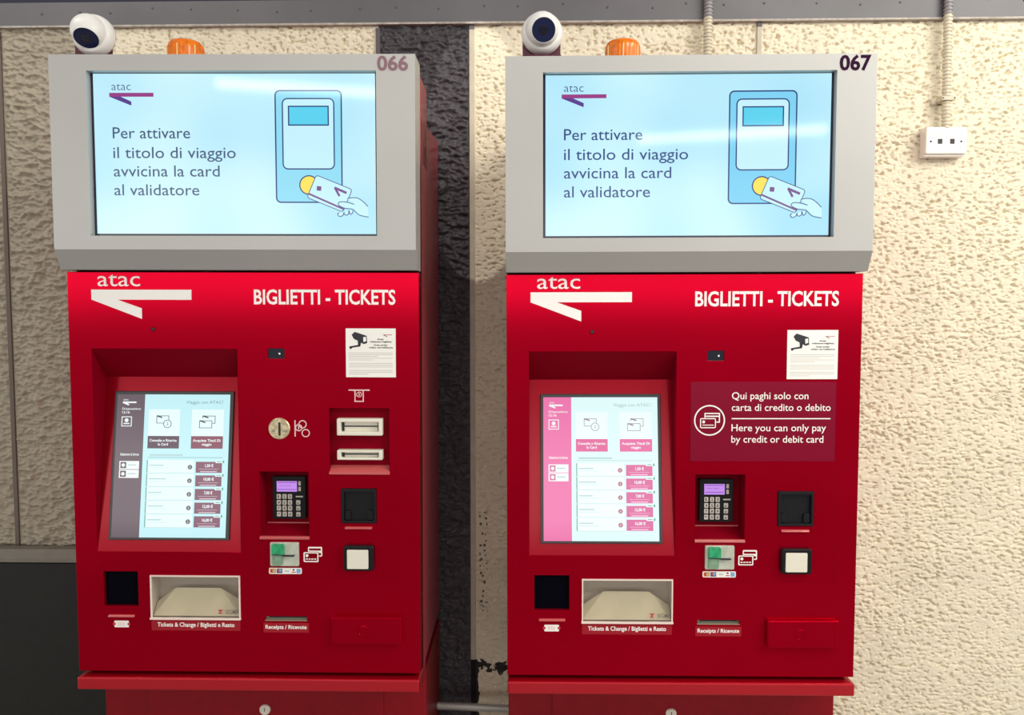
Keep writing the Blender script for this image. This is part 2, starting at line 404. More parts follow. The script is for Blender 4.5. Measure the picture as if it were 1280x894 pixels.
for i, (a, c) in enumerate(JOINTS):
    q = MB()
    mt = (M['strip_brown'], M['strip_brown'], M['strip_dark'], M['strip_beige'], M['strip_beige'])[i]
    y = wall_y(a)
    q.box(a, c, y - 0.0042, y + 0.01, 0.57 if i == 3 else 0.0, 2.392, mt)
    if i == 3: q.box(a, c, y - 0.0042, y + 0.01, 0.0, 0.57, M['black_matte'])
    if i >= 3: q.box(a, c, y - 0.0043, y + 0.009, 2.385, 2.402, M['strip_dark'])
    tag(q.build('trim_%d' % (i + 1), bevel=0.0008), kind='structure')
q = MB()      # painted steel beam along the top of the wall
for s in (0,):
    xa, xb = -2.6, 2.6
    def sl(x, z, d): return (x, wall_y(x) - d, z)
    def slab(z0, z1, d0, d1, m):
        vs = [sl(xa, z0, d0), sl(xb, z0, d0), sl(xb, z0, d1), sl(xa, z0, d1), sl(xa, z1, d0), sl(xb, z1, d0), sl(xb, z1, d1), sl(xa, z1, d1)]
        q.add(vs, [(0, 1, 5, 4), (1, 2, 6, 5), (2, 3, 7, 6), (3, 0, 4, 7), (4, 5, 6, 7), (3, 2, 1, 0)], m)
    slab(2.4035, 2.468, 0.011, -0.01, M['beam'])
    slab(2.399, 2.404, 0.013, -0.01, M['beam_edge'])
    slab(2.468, 2.60, 0.0095, -0.02, M['beam_void'])
    for x in np.arange(-2.5, 2.5, 0.115):
        x = float(x) + random.uniform(-.02, .02)
        q.lathe([(0.0032, 0), (0.0032, 0.0015), (0.0018, 0.0026)], (x, wall_y(x) - 0.0105, 2.447 + random.uniform(-.012, .006)), (0, -1, 0), M['strip_dark'], n=10)
tag(q.build('trim_6'), kind='structure')
q = MB(); q.box(-2.6, 2.6, -5.5, 0.60, -0.06, 0.0, M['floor']); tag(q.build('floor'), kind='structure')

# ------------------------------------------------------------------ ticket machine
W = 0.81; H0 = 0.73                    # width, height of the plinth top above the floor
HB, HC, HT = 0.955, 0.999, 1.4257      # housing: lower edge, chamfer edge, top
def slab_with_holes(q, u0, u1, v0, v1, y, depth, holes, m, mh=None):
    """front sheet with rectangular openings and their reveals"""
    us = sorted({u0, u1, *[h[0] for h in holes], *[h[1] for h in holes]}); vs = sorted({v0, v1, *[h[2] for h in holes], *[h[3] for h in holes]})
    def hole(a, b): return any(h[0] < a < h[1] and h[2] < b < h[3] for h in holes)
    idx = {}
    V = []; F = []
    def vid(i, j):
        if (i, j) not in idx: idx[(i, j)] = len(V); V.append((us[i], y, vs[j]))
        return idx[(i, j)]
    for i in range(len(us) - 1):
        for j in range(len(vs) - 1):
            if not hole((us[i] + us[i + 1]) / 2, (vs[j] + vs[j + 1]) / 2):
                F.append((vid(i, j), vid(i + 1, j), vid(i + 1, j + 1), vid(i, j + 1)))
    q.add(V, F, m)
    def ring(a, b, c, d, dep):
        for p, r in (((a, c), (b, c)), ((b, c), (b, d)), ((b, d), (a, d)), ((a, d), (a, c))):
            n = []
            line_u = [x for x in us if min(p[0], r[0]) <= x <= max(p[0], r[0])] if p[1] == r[1] else [p[0]]
            line_v = [x for x in vs if min(p[1], r[1]) <= x <= max(p[1], r[1])] if p[0] == r[0] else [p[1]]
            pts = [(x, p[1]) for x in line_u] if p[1] == r[1] else [(p[0], x) for x in line_v]
            for k in range(len(pts) - 1):
                q.quad((pts[k][0], y, pts[k][1]), (pts[k + 1][0], y, pts[k + 1][1]), (pts[k + 1][0], y + dep, pts[k + 1][1]), (pts[k][0], y + dep, pts[k][1]), mh or m)
    for h in holes: ring(h[0], h[1], h[2], h[3], h[4] if len(h) > 4 else depth)
    ring(u0, u1, v0, v1, depth)

def arrow_logo(q, u0, u1, v0, v1, ud, vd, y, m, m2=None):
    """flat bar with a slanted leg falling from its left end"""
    q.poly([(u0, v0), (u1, v0), (u1, v1), (u0, v1)], y, y + 0.0004, m)
    t = (v1 - v0)
    q.poly([(u0, v0), (ud, vd), (ud, vd + t * 1.05), (u0 + (ud - u0) * 0.52, v0)], y - 0.00001, y + 0.0004, m2 or m)

def card_icon(q, u0, u1, v0, v1, y, m, mi):
    w, h = u1 - u0, v1 - v0
    q.poly(rr(u0 + .24 * w, u1, v0 + .36 * h, v1, .06 * w), y, y + .0004, m)
    q.poly([(u0 + .30 * w, v0 + .76 * h), (u1 - .07 * w, v0 + .76 * h), (u1 - .07 * w, v0 + .90 * h), (u0 + .30 * w, v0 + .90 * h)], y - .0003, y, mi)
    q.poly([(u0 + .82 * w, v0 + .44 * h), (u1 - .06 * w, v0 + .44 * h), (u1 - .06 * w, v0 + .6 * h), (u0 + .82 * w, v0 + .6 * h)], y - .0003, y, mi)
    q.poly(rr(u0 - .03 * w, u0 + .83 * w, v0 - .03 * h, v0 + .68 * h, .07 * w), y - .0004, y, mi)
    q.poly(rr(u0, u0 + .80 * w, v0, v0 + .65 * h, .06 * w), y - .0007, y, m)
    q.poly(rr(u0 + .07 * w, u0 + .74 * w, v0 + .08 * h, v0 + .58 * h, .04 * w), y - .001, y, mi)
    q.poly(circ(u0 + .19 * w, v0 + .43 * h, .08 * w, 14), y - .0013, y, m)
    for k in range(4):
        a = u0 + (.12 + .15 * k) * w
        q.poly([(a, v0 + .17 * h), (a + .11 * w, v0 + .17 * h), (a + .11 * w, v0 + .24 * h), (a, v0 + .24 * h)], y - .0013, y, m)

def make_head(root, pal, number, num_box, num_mat):
    # housing of sheet steel: flat front, chamfered lower edge, rounded sides
    q = MB()
    s = (0.083, 0.724, 1.0295, 1.3905)                     # screen opening
    yf, yb = -0.0459, 0.034
    slab_with_holes(q, 0, W, HC, HT, yf, 0.002, [(*s, 0.019)], M['grey'])
    q.quad((0, yf, HC), (W, yf, HC), (W, -0.0226, HB), (0, -0.0226, HB), M['grey'])
    q.quad((0, -0.0226, HB), (W, -0.0226, HB), (W, yb, HB), (0, yb, HB), M['grey'])
    for u in (0, W):
        q.add([(u, yf, HC), (u, -0.0226, HB), (u, yb, HB), (u, yb, HT), (u, yf, HT)], [(0, 1, 2, 3, 4)], M['grey'])
    q.quad((0, yf, HT), (W, yf, HT), (W, yb, HT), (0, yb, HT), M['grey'])
    q.quad((0, yb, HB), (W, yb, HB), (W, yb, HT), (0, yb, HT), M['grey'])
    hd = q.build('display_housing', root, bevel=0.003)
    q = MB(); q.text(number, *num_box, yf - 0.0006, num_mat, bold=0.03)
    tag(q.build('machine_number', hd), 'number %s in the upper corner of the grey housing' % number)
    # screen: dark border glass with the lit picture in front of it
    q = MB(); q.box(s[0] - .004, s[1] + .004, -0.0275, -0.012, s[2] - .004, s[3] + .004, M['screen_border'])
    sc = q.build('information_screen', root)
    y = -0.0285
    q = MB(); q.box(0.0890, 0.7185, y, -0.0270, 1.0355, 1.3890, pal['head_bg'])
    q.build('screen_picture', sc)
    # pictogram of a ticket validator with a hand holding a card
    y -= 0.0004
    q = MB()
    q.poly(rr(0.4958, 0.6432, 1.1058, 1.3514, 0.010), y, y + .0003, pal['cyan'])
    q.stroke(rr(0.4958, 0.6432, 1.1058, 1.3514, 0.010), 0.0030, y - .0003, y, pal['navy'], True)
    q.poly(rr(0.5118, 0.6265, 1.1795, 1.3340, 0.011), y - .0003, y, pal['head_pale'])
    q.stroke(rr(0.5118, 0.6265, 1.1795, 1.3340, 0.011), 0.0028, y - .0006, y - .0003, pal['navy'], True)
    q.poly([(0.5255, 1.2760), (0.6140, 1.2760), (0.6140, 1.3170), (0.5255, 1.3170)], y - .0006, y - .0003, pal['aqua'])
    q.stroke([(0.5255, 1.2760), (0.6140, 1.2760), (0.6140, 1.3170), (0.5255, 1.3170)], 0.0028, y - .0009, y - .0006, pal['navy'], True)
    q.poly(circ(0.5690, 1.1440, 0.0205), y - .0004, y, pal['yellow'])
    q.stroke(circ(0.5690, 1.1440, 0.0205), 0.0026, y - .0007, y - .0003, pal['navy'], True)
    a = np.array([(585.8, 1166.0), (665.8, 1133.9), (644.6, 1084.2), (564.5, 1116.3)]) / 1000
    rc = []
    for i in range(4):
        p0, p1, p2 = a[i - 1], a[i], a[(i + 1) % 4]; r = .0065
        d0 = (p0 - p1) / np.linalg.norm(p0 - p1); d1 = (p2 - p1) / np.linalg.norm(p2 - p1)
        for t in np.linspace(0, 1, 6):
            rc.append(tuple((1 - t) ** 2 * (p1 + d0 * r) + 2 * t * (1 - t) * p1 + t * t * (p1 + d1 * r)))
    q.poly(rc[::-1], y - .0012, y - .0009, pal['head_pale'])
    q.stroke(rc, 0.0016, y - .0015, y - .0012, pal['navy'], True)
    q.stroke([(.5682, 1.1248), (.6465, 1.0904)], 0.0040, y - .0017, y - .0012, pal['purple'])
    c = np.array((.5917, 1.1363)); R = np.array([[math.cos(-.1), -math.sin(-.1)], [math.sin(-.1), math.cos(-.1)]])
    q.poly([tuple(c + R @ np.array(p) * .0050) for p in ((-1, -1), (1, -1), (1, 1), (-1, 1))], y - .0016, y - .0012, pal['purple'])
    q.stroke([(.6262, 1.1380), (.6535, 1.1263)], 0.0055, y - .0016, y - .0012, pal['purple'])
    q.stroke([(.6275, 1.1375), (.6374, 1.1194)], 0.0050, y - .0017, y - .0012, pal['purple'])
    hand = [[(654.9, 1113.5), (665.3, 1115.8), (678.9, 1114.6), (690.7, 1106.8), (701.0, 1096.3)],
            [(670.7, 1101.1), (653.9, 1105.8), (640.3, 1106.7), (634.6, 1103.2), (636.6, 1098.2), (648.4, 1092.7), (658.1, 1091.5), (667.8, 1089.5), (679.7, 1078.6), (691.4, 1074.7), (702.3, 1073.1)],
            [(636.9, 1082.7), (633.1, 1080.0), (635.1, 1075.4), (639.0, 1074.2), (644.8, 1077.2), (647.4, 1083.8)],
            [(647.4, 1083.8), (648.6, 1078.8), (652.5, 1077.2), (657.1, 1079.9), (658.2, 1087.6)],
            [(658.2, 1087.6), (660.2, 1081.8), (662.2, 1078.7), (666.0, 1081.8), (667.8, 1087.6)]]
    outline = [tuple(np.array(p) / 1000) for p in catmull(hand[0]) + catmull(hand[1])[::-1]]
    q.poly([(p[0], p[1]) for p in outline], y - .0019, y - .0017, pal['head_pale'])
    for st in hand[2:]:
        q.poly([tuple(np.array(p) / 1000) for p in catmull(st)], y - .0019, y - .0017, pal['head_pale'])
    for st in hand:
        q.stroke([tuple(np.array(p) / 1000) for p in catmull(st)], 0.0018, y - .0022, y - .0019, pal['navy'])
    q.build('validator_pictogram', sc)
    q = MB()
    for body, u1, base in (('Per attivare', .304, 1.2470), ('il titolo di viaggio', .4056, 1.2035), ('avvicina la card', .3687, 1.1628), ('al validatore', .3220, 1.1210)):
        q.text(body, .1300, u1, base, 0.0245, y, pal['slate'], bold=0.003); q.build('screen_text', sc); q = MB()
    q.text('atac', .1300, .1733, 1.3528, 0.0175, y, pal['slate'], bold=-0.008)
    arrow_logo(q, .1246, .2238, 1.3385, 1.3470, .1736, 1.3190, y, pal['magenta'], pal['violet'])
    q.build('screen_logo', sc)

def make_touch(root, pal):
    # sloping recess with the touch screen set in its tilted back plate
    u0, u1, v0, v1, vt, d = 0.052, 0.390, 0.298, 0.774, 0.7045, 0.060
    q = MB()
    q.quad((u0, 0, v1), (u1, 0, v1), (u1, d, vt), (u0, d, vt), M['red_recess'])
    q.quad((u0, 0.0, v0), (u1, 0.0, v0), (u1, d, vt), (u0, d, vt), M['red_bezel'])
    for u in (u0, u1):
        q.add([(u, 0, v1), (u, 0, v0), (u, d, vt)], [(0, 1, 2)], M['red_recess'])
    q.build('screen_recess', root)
    th = math.atan2(d, vt - v0)
    # local frame on the tilted plate: origin at its lower edge
    piv = empty('touch_screen_pivot', (0, 0, 0))
    bpy.data.objects.remove(piv)
    def tilt(qq):
        c, s = math.cos(th), math.sin(th)
        qq.v = [(x, yy * c + (z - v0) * s, v0 + (z - v0) * c - yy * s) for x, yy, z in qq.v]
        return qq
    fu0, fu1, fv0, fv1 = 0.0785, 0.3625, 0.3255, 0.6745
    q = MB()
    q.box(fu0, fu1, -0.006, 0.006, fv0, fv1, M['touch_frame'])
    ts = tilt(q).build('touch_screen', root, bevel=0.0015)
    du0, du1, dv0, dv1 = 0.0855, 0.3545, 0.3315, 0.6665
    w, h = du1 - du0, dv1 - dv0
    U = lambda x: du0 + w * (x - 200) / 587.0
    V = lambda yy: dv1 - h * (yy - 108) / 740.0
    y = -0.0066
    def rect(qq, x0, y0, x1, y1, m, lay=1):
        qq.poly([(U(x0), V(y1)), (U(x1), V(y1)), (U(x1), V(y0)), (U(x0), V(y0))], y - .0003 * lay, y - .0003 * (lay - 1), m)
    q = MB(); q.box(du0, du1, y, y + .002, dv0, dv1, pal['t_bg'])
    tilt(q).build('menu_picture', ts)
    q = MB(); rect(q, 200, 108, 344, 848, pal['t_side'])
    q.text('atac', U(232), U(258), V(140), V(130) - V(140), y - .0007, pal['t_white'])
    q.stroke([(U(230), V(150)), (U(300), V(150))], h * 8 / 740, y - .0008, y - .0003, pal['t_white'])
    q.stroke([(U(230), V(150)), (U(262), V(163))], h * 8 / 740, y - .0009, y - .0003, pal['t_white'])
    q.text('Dispositivo', U(228), U(325), V(189), V(178) - V(189), y - .0007, pal['t_white'], bold=.01)
    q.text('12:16', U(228), U(268), V(208), V(196) - V(208), y - .0007, pal['t_white'], bold=.02)
    q.stroke([(U(229), V(226)), (U(278), V(226)), (U(278), V(274)), (U(229), V(274))], w * 4 / 587, y - .0007, y - .0003, pal['t_white'], True)
    q.poly(circ(U(253), V(244), w * 10 / 587, 16), y - .0007, y - .0003, pal['t_white'])
    rect(q, 238, 258, 268, 264, pal['t_white'], 2)
    q.text('Seleziona la lingua', U(228), U(325), V(427), V(414) - V(427), y - .0007, pal['t_white'], bold=.02)
    tilt(q).build('menu_sidebar', ts)
    for k in range(2):
        q = MB(); a = 456 + 45 * k
        rect(q, 226, a, 328, a + 42, pal['t_white'], 2); rect(q, 232, a + 5, 262, a + 37, pal['t_lang'], 3)
        q.poly(circ(U(247), V(a + 21), w * 9 / 587, 14), y - .0013, y - .0009, pal['t_white'])
        rect(q, 270, a + 17, 312, a + 23, pal['t_faint'], 3)
        tilt(q).build('language_button', ts)
    q = MB()
    q.text('Viaggia con ATAC!', U(560), U(752), V(156), V(140) - V(156), y - .0005, pal['t_grey'])
    tilt(q).build('menu_heading', ts)
    q = MB(); rect(q, 372, 435, 757, 437.5, pal['t_grey'], 1); rect(q, 380, 420, 552, 428, pal['t_faint'], 1)
    tilt(q).build('menu_divider', ts)
    for k, (a, c, t1, t2) in enumerate(((367, 530, 'Consulta o Ricarica', 'la Card'), (592, 757, 'Acquista Titoli Di', 'viaggio'))):
        q = MB()
        rect(q, a, 186, c, 325, pal['t_card']); rect(q, a, 325, c, 390, pal['t_btn%d' % k], 2)
        mid = (a + c) / 2
        q.text(t1, U(a + 10), U(c - 12), V(354), V(341) - V(354), y - .0009, pal['t_white'], bold=.025)
        q.text(t2, U(mid - 27), U(mid + 25), V(374), V(361) - V(374), y - .0009, pal['t_white'], bold=.025)
        if k == 0:
            q.stroke([(U(410), V(258)), (U(410), V(220)), (U(472), V(220)), (U(472), V(240))], w * 3 / 587, y - .0007, y - .0003, pal['t_line'])
            q.stroke([(U(410), V(258)), (U(444), V(258))], w * 3 / 587, y - .0007, y - .0003, pal['t_line'])
            q.stroke([(U(410), V(220)), (U(438), V(229))], w * 7 / 587, y - .0007, y - .0003, pal['t_line'])
            q.stroke(circ(U(466), V(262), w * 20 / 587, 24), w * 3 / 587, y - .0008, y - .0003, pal['t_line'], True)
            q.text('2', U(461), U(471), V(269), V(255) - V(269), y - .0008, pal['t_line'])
        else:
            q.stroke([(U(648), V(232)), (U(648), V(220)), (U(713), V(220)), (U(713), V(258)), (U(700), V(258))], w * 3 / 587, y - .0007, y - .0003, pal['t_line'])
            q.stroke([(U(633), V(245)), (U(697), V(245)), (U(697), V(282)), (U(633), V(282))], w * 3 / 587, y - .0007, y - .0003, pal['t_line'], True)
            for px, py in ((650, 220), (635, 245)):
                q.stroke([(U(px), V(py)), (U(px + 28), V(py + 9))], w * 7 / 587, y - .0007, y - .0003, pal['t_line'])
        tilt(q).build('menu_button', ts)
    for k, price in enumerate(('1,50 €', '10,00 €', '7,00 €', '12,00 €', '16,00 €')):
        a = 450 + 70 * k
        q = MB()
        rect(q, 370, a, 612, a + 66, pal['t_card']); rect(q, 368, a, 373, a + 66, pal['t_green'], 2)
        rect(q, 370, a + 66, 612, a + 68, pal['t_faint'], 1)
        rect(q, 380, a + 24, 380 + (75, 90, 70, 80, 72)[k], a + 30, pal['t_faint'], 2); rect(q, 380, a + 38, 482, a + 42, pal['t_faint2'], 2)
        q.poly(circ(U(592), V(a + 36), w * 12 / 587, 20), y - .0006, y - .0003, pal['t_info'])
        q.text('i', U(590.5), U(593.5), V(a + 42), V(a + 29) - V(a + 42), y - .0009, pal['t_white'])
        tilt(q).build('fare_row', ts)
        q = MB()
        rect(q, 622, a + 8, 757, a + 65, pal['t_price'], 2)
        q.text(price, U(665 if len(price) > 6 else 670), U(718 if len(price) > 6 else 713), V(a + 35), V(a + 20) - V(a + 35), y - .0009, pal['t_white'], bold=.03)
        rect(q, 638, a + 45, 740, a + 47, pal['t_white2'], 3); rect(q, 646, a + 56, 732, a + 61, pal['t_white2'], 3)
        rect(q, 724, a + 1, 768, a + 14, pal['t_card'], 3); rect(q, 760, a + 1, 768, a + 14, pal['t_green'], 4); rect(q, 730, a + 5, 754, a + 9, pal['t_green'], 4)
        tilt(q).build('price_button', ts)

def box_part(name, root, u0, u1, y0, y1, v0, v1, m, bevel=0.001, label=None):
    q = MB(); q.box(u0, u1, y0, y1, v0, v1, m); o = q.build(name, root, bevel=bevel)
    if label: o['label'] = label
    return o

def make_machine(kind, loc, rot, label, pal):
    root = empty('ticket_machine', loc, rot); tag(root, label, 'ticket machine', 'ticket machines against the wall')
    cash = kind == 'cash'
    REC = (0.437, 0.551, 0.331, 0.489)           # card terminal recess
    TRAY = (0.175, 0.387, 0.138, 0.242)
    holes = [(0.052, 0.390, 0.298, 0.774, 0.001), (*REC, 0.001), (0.064, 0.1455, 0.167, 0.250, 0.012), (*TRAY, 0.004), (0.445, 0.543, 0.135, 0.145, 0.01),
             (0.461, 0.499, 0.753, 0.776, 0.004), (0.627, 0.709, 0.3685, 0.4505, 0.005)]
    NOTE = (0.601, 0.740, 0.484, 0.638)
    if cash: holes.append((*NOTE, 0.001))
    q = MB(); slab_with_holes(q, 0, W, 0.010, 0.951, 0.0, 0.034, holes, M['red'])
    q.quad((0, .034, .010), (W, .034, .010), (W, .034, .017), (0, .034, .017), M['red'])
    door = q.build('front_panel', root, bevel=0.0018)
    # cabinet behind the front panel: sloping roof, set back by a dark seam
    q = MB(); prof = [(.050, -0.002), (.425, -0.002), (.425, 1.334), (.050, 1.311)]
    for u in (0, W): q.add([(u, p[0], p[1]) for p in prof], [(0, 1, 2, 3)], M['red_side'])
    for i in (0, 1, 2): q.quad((0, *prof[i]), (W, *prof[i]), (W, *prof[i + 1]), (0, *prof[i + 1]), M['red_side'])
    cab = q.build('cabinet_body', root, bevel=0.003)
    q = MB()
    for a in (.004, W - .012): q.box(a, a + .008, .033, .052, 0.012, 1.198, M['seam'])
    q.box(.004, W - .004, .033, .051, 1.190, 1.198, M['seam']); q.box(.004, W - .004, .033, .051, .012, .020, M['seam']); q.build('panel_seam', cab)
    q = MB(); q.profile([(.0345, 1.20), (.170, 1.20), (.170, 1.395), (.150, 1.410), (.0345, 1.410)], 0.006, W, M['red_side'])
    q.build('rear_housing', root, bevel=0.010, seg=3)
    make_head(root, pal, *pal['num'])
    make_touch(root, pal)
    # plinth strip, base and its lock
    box_part('plinth_strip', root, 0.001, W - .001, -0.013, 0.112, -0.0305, 0.0, M['red_plinth'], bevel=0.004)
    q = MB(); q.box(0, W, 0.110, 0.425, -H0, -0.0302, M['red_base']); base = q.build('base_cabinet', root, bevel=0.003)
    q = MB(); q.box(0.109, 0.703, 0.106, 0.1105, -H0 + .05, -0.040, M['red_base']); q.build('base_door', base, bevel=0.0015)
    q = MB(); q.lathe([(.0135, 0), (.0135, .004), (.0115, .006), (.0115, .0065)], (.4055, .1062, -.136), (0, -1, 0), M['lock_metal'], n=24)
    q.box(.4047, .4063, .0990, .1010, -.1385, -.1295, M['ink']); q.build('base_lock', base)
    # printed logo and sign
    q = MB(); q.text('atac', .0705, .1690, .9185, .0345, -.0006, M['white'], bold=.002); q.build('logo_lettering', door)
    q = MB(); arrow_logo(q, .0555, .2870, .8875, .9105, .1715, .8435, -.0006, M['white']); q.build('logo_arrow', door)
    q = MB(); q.text('BIGLIETTI - TICKETS', .4310, .7565, .8785, .0330, -.0006, M['white'], bold=.022); q.build('sign_lettering', door)
    q = MB(); q.lathe([(.0058, 0), (.0058, .0012), (.0042, .0016), (.0036, .0004)], (.197, 0, .820), (0, -1, 0), M['groove'], n=20)
    q.lathe([(.0036, 0), (.0036, .0009)], (.197, 0, .820), (0, -1, 0), M['ink'], n=16); q.build('peephole', root)
    q = MB(); q.box(.460, .500, .003, .012, .752, .777, M['dark_glass']); q.lathe([(.0022, 0), (.0022, .0008)], (.487, .003, .764), (0, -1, 0), M['paper'], n=12)
    q.build('camera_window', root)
    # removable plate: fine groove round the right half of the panel
    q = MB()
    a = (.4225, .7575, .239, .701)
    q.stroke([(a[0], a[2]), (a[1], a[2]), (a[1], a[3]), (a[0], a[3])], .0016, -.0002, .0004, M['groove'], True); q.build('plate_groove', door)
    # surveillance notice
    q = MB(); q.box(.6415, .7565, -.0010, .0, .7105, .8230, M['paper']); st = q.build('warning_sticker', root); st['label'] = 'white surveillance notice with a camera pictogram'
    q = MB(); y = -.0011; q2 = lambda pts: q.poly([(.6415 + .115 * x, .8230 - .1125 * yy) for x, yy in pts], y - .0003, y, M['ink'])
    q2([(.12, .13), (.18, .07), (.42, .15), (.43, .30), (.36, .32), (.16, .21)]); q2([(.24, .26), (.31, .27), (.29, .37), (.25, .36)])
    q2([(.07, .37), (.28, .33), (.29, .37), (.14, .39), (.10, .42), (.08, .42)])
    q.poly([(.6415 + .115 * x, .8230 - .1125 * yy) for x, yy in [(.35, .18), (.405, .17), (.41, .26), (.355, .28)]], y - .0005, y - .0003, M['paper'])
    q.build('camera_pictogram', st)
    q = MB()
    for body, x0, x1, b in (('Area', .63, .76, .235), ('videosorvegliata', .48, .92, .285), ('Area under', .56, .84, .355), ('video surveillance', .46, .94, .405)):
        q.text(body, .6415 + .115 * x0, .6415 + .115 * x1, .8230 - .1125 * b, .0036, y - .0001, M['ink'], bold=.03)
    q.stroke([(.6415 + .115 * .75, .8230 - .1125 * .13), (.6415 + .115 * .93, .8230 - .1125 * .13)], .0013, y - .0002, y, M['red_ink'])
    q.stroke([(.6415 + .115 * .76, .8230 - .1125 * .13), (.6415 + .115 * .83, .8230 - .1125 * .17)], .0015, y - .0002, y, M['ink'])
    for k in range(13):
        b = .50 + k * .036
        if k in (5, 9): continue
        q.stroke([(.6415 + .115 * .06, .8230 - .1125 * b), (.6415 + .115 * (.94 if k not in (2, 4, 12) else .45 + .1 * (k % 3)), .8230 - .1125 * b)], .0010, y - .0002, y, M['grey_ink'])
    q.build('sticker_text', st)
    if cash:
        # coin slot with pictogram
        q = MB(); c = (.4855, .5905)
        q.lathe([(.0250, 0), (.0250, .003), (.0235, .0045), (.0225, .0040)], (c[0], 0, c[1]), (0, -1, 0), M['gold'], n=36); cs = q.build('coin_slot', root, smooth=False)
        q = MB(); y = -.0047
        q.poly(rr(c[0] - .0015, c[0] + .0035, c[1] - .016, c[1] + .015, .002), y - .0003, y, M['ink'])
        q.poly([(c[0] - .017, c[1] - .004), (c[0] - .009, c[1] - .002), (c[0] - .009, c[1] - .006), (c[0] - .017, c[1] - .008)], y - .0003, y, M['khaki'])
        q.poly([(c[0] + .009, c[1] - .004), (c[0] + .018, c[1] - .003), (c[0] + .018, c[1] - .008), (c[0] + .009, c[1] - .007)], y - .0003, y, M['khaki']); q.build('coin_entry', cs)
        q = MB(); y = -.0004
        q.stroke([(.5215, .572), (.5215, .610)], .0026, y, 0, M['pink_print'])
        for cx, cv, r in ((.5390, .6005, .0085), (.5300, .5925, .0072), (.5462, .5800, .0085)): q.stroke(circ(cx, cv, r, 24), .0022, y, 0, M['pink_print'], True)
        q.text('1', .5285, .5310, .5885, .008, y, M['pink_print']); q.build('coin_pictogram', door)
        q = MB()
        q.stroke([(.6465, .6805), (.6955, .6805)], .0028, y, 0, M['pink_print'])
        q.stroke([(.6615, .6790), (.6615, .6545), (.6805, .6545), (.6805, .6790)], .0024, y, 0, M['pink_print'])
        q.stroke(circ(.6710, .6705, .0056, 20), .0016, y, 0, M['pink_print'], True); q.text('1', .6700, .6722, .6675, .006, y, M['pink_print'])
        q.build('banknote_pictogram', door)
        # recessed banknote bay with two ivory mouths and a sloping lip
        d = .016
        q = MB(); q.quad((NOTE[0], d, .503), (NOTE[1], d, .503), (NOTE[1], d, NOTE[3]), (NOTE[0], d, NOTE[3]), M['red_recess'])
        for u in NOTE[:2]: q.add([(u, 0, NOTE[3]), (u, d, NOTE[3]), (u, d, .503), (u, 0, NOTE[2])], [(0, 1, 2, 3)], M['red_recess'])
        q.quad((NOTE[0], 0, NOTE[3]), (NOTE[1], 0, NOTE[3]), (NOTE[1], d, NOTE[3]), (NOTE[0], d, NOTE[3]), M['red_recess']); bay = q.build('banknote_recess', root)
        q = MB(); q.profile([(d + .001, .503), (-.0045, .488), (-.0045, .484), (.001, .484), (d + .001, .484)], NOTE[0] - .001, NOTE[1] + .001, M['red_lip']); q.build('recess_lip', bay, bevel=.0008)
        for v0, v1, t in ((.575, .6145, .0085), (.518, .5410, .0055)):
            q = MB(); u0, u1 = .619, .7245
            slab_with_holes(q, u0, u1, v0, v1, -.004, d + .004, [(u0 + .009, u1 - .009, v0 + t, v1 - t, .016)], M['ivory']); nb = q.build('banknote_mouth', root, bevel=.0022, seg=3)
            q = MB(); a, b, c, e2 = u0 + .009, u1 - .009, v0 + t, v1 - t; mid = (c + e2) / 2
            q.quad((a, .011, c), (b, .011, c), (b, .011, e2), (a, .011, e2), M['ivory'])
            q.box(a + .006, b - .002, .0100, .0112, mid - .0012, mid + .0016, M['ink'])
            q.box(a, a + .006, .0095, .0112, c, e2, M['ink']); q.box(b - .004, b, .0095, .0112, c, e2, M['ink']); q.build('banknote_slot', nb)
    else:
        # translucent notice: cards only
        q = MB(); q.box(.4235, .7545, -.0008, 0, .5205, .7045, M['notice_red']); st = q.build('payment_notice', root); st['label'] = 'burgundy notice saying only credit or debit cards are taken'
        y = -.0009
        q = MB()
        for body, u1, base in (('Qui paghi solo con', .6920, .6645), ('carta di credito o debito', .7430, .6375), ('Here you can only pay', .7335, .5905), ('by credit or debit card', .7280, .5640)):
            q.text(body, .5175, u1, base, .0160, y, M['white'], bold=.004)
        q.stroke([(.5175, .6195), (.7430, .6195)], .0024, y - .0003, y, M['white']); q.build('notice_text', st)
        q = MB(); q.stroke(circ(.4670, .6155, .0340, 48), .0030, y - .0003, y, M['white'], True)
        u0, v0 = .4465, .5985
        q.stroke([(u0 + .010, v0 + .023), (u0 + .010, v0 + .033), (u0 + .043, v0 + .033), (u0 + .043, v0 + .013), (u0 + .036, v0 + .013)], .0026, y - .0003, y, M['white'])
        q.stroke([(u0 + .012, v0 + .0265), (u0 + .042, v0 + .0265)], .003, y - .0003, y, M['white'])
        q.stroke(rr(u0, u0 + .034, v0, v0 + .021, .002, 3), .0022, y - .0003, y, M['white'], True)
        q.poly(circ(u0 + .007, v0 + .0135, .0034, 14), y - .0003, y, M['white']); q.stroke([(u0 + .004, v0 + .006), (u0 + .030, v0 + .006)], .0018, y - .0003, y, M['white']); q.build('card_pictogram', st)
    # card terminal set back in its recess
    d = .050; r0, r1, s0, s1 = REC
    q = MB()
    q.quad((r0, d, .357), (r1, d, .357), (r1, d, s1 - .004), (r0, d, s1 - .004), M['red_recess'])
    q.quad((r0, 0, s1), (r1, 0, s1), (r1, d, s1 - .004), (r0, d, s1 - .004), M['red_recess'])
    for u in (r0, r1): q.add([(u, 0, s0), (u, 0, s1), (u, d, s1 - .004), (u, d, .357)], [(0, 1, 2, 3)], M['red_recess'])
    q.quad((r0, 0, s0), (r1, 0, s0), (r1, d, .357), (r0, d, .357), M['red_recess']); rec = q.build('terminal_recess', root)
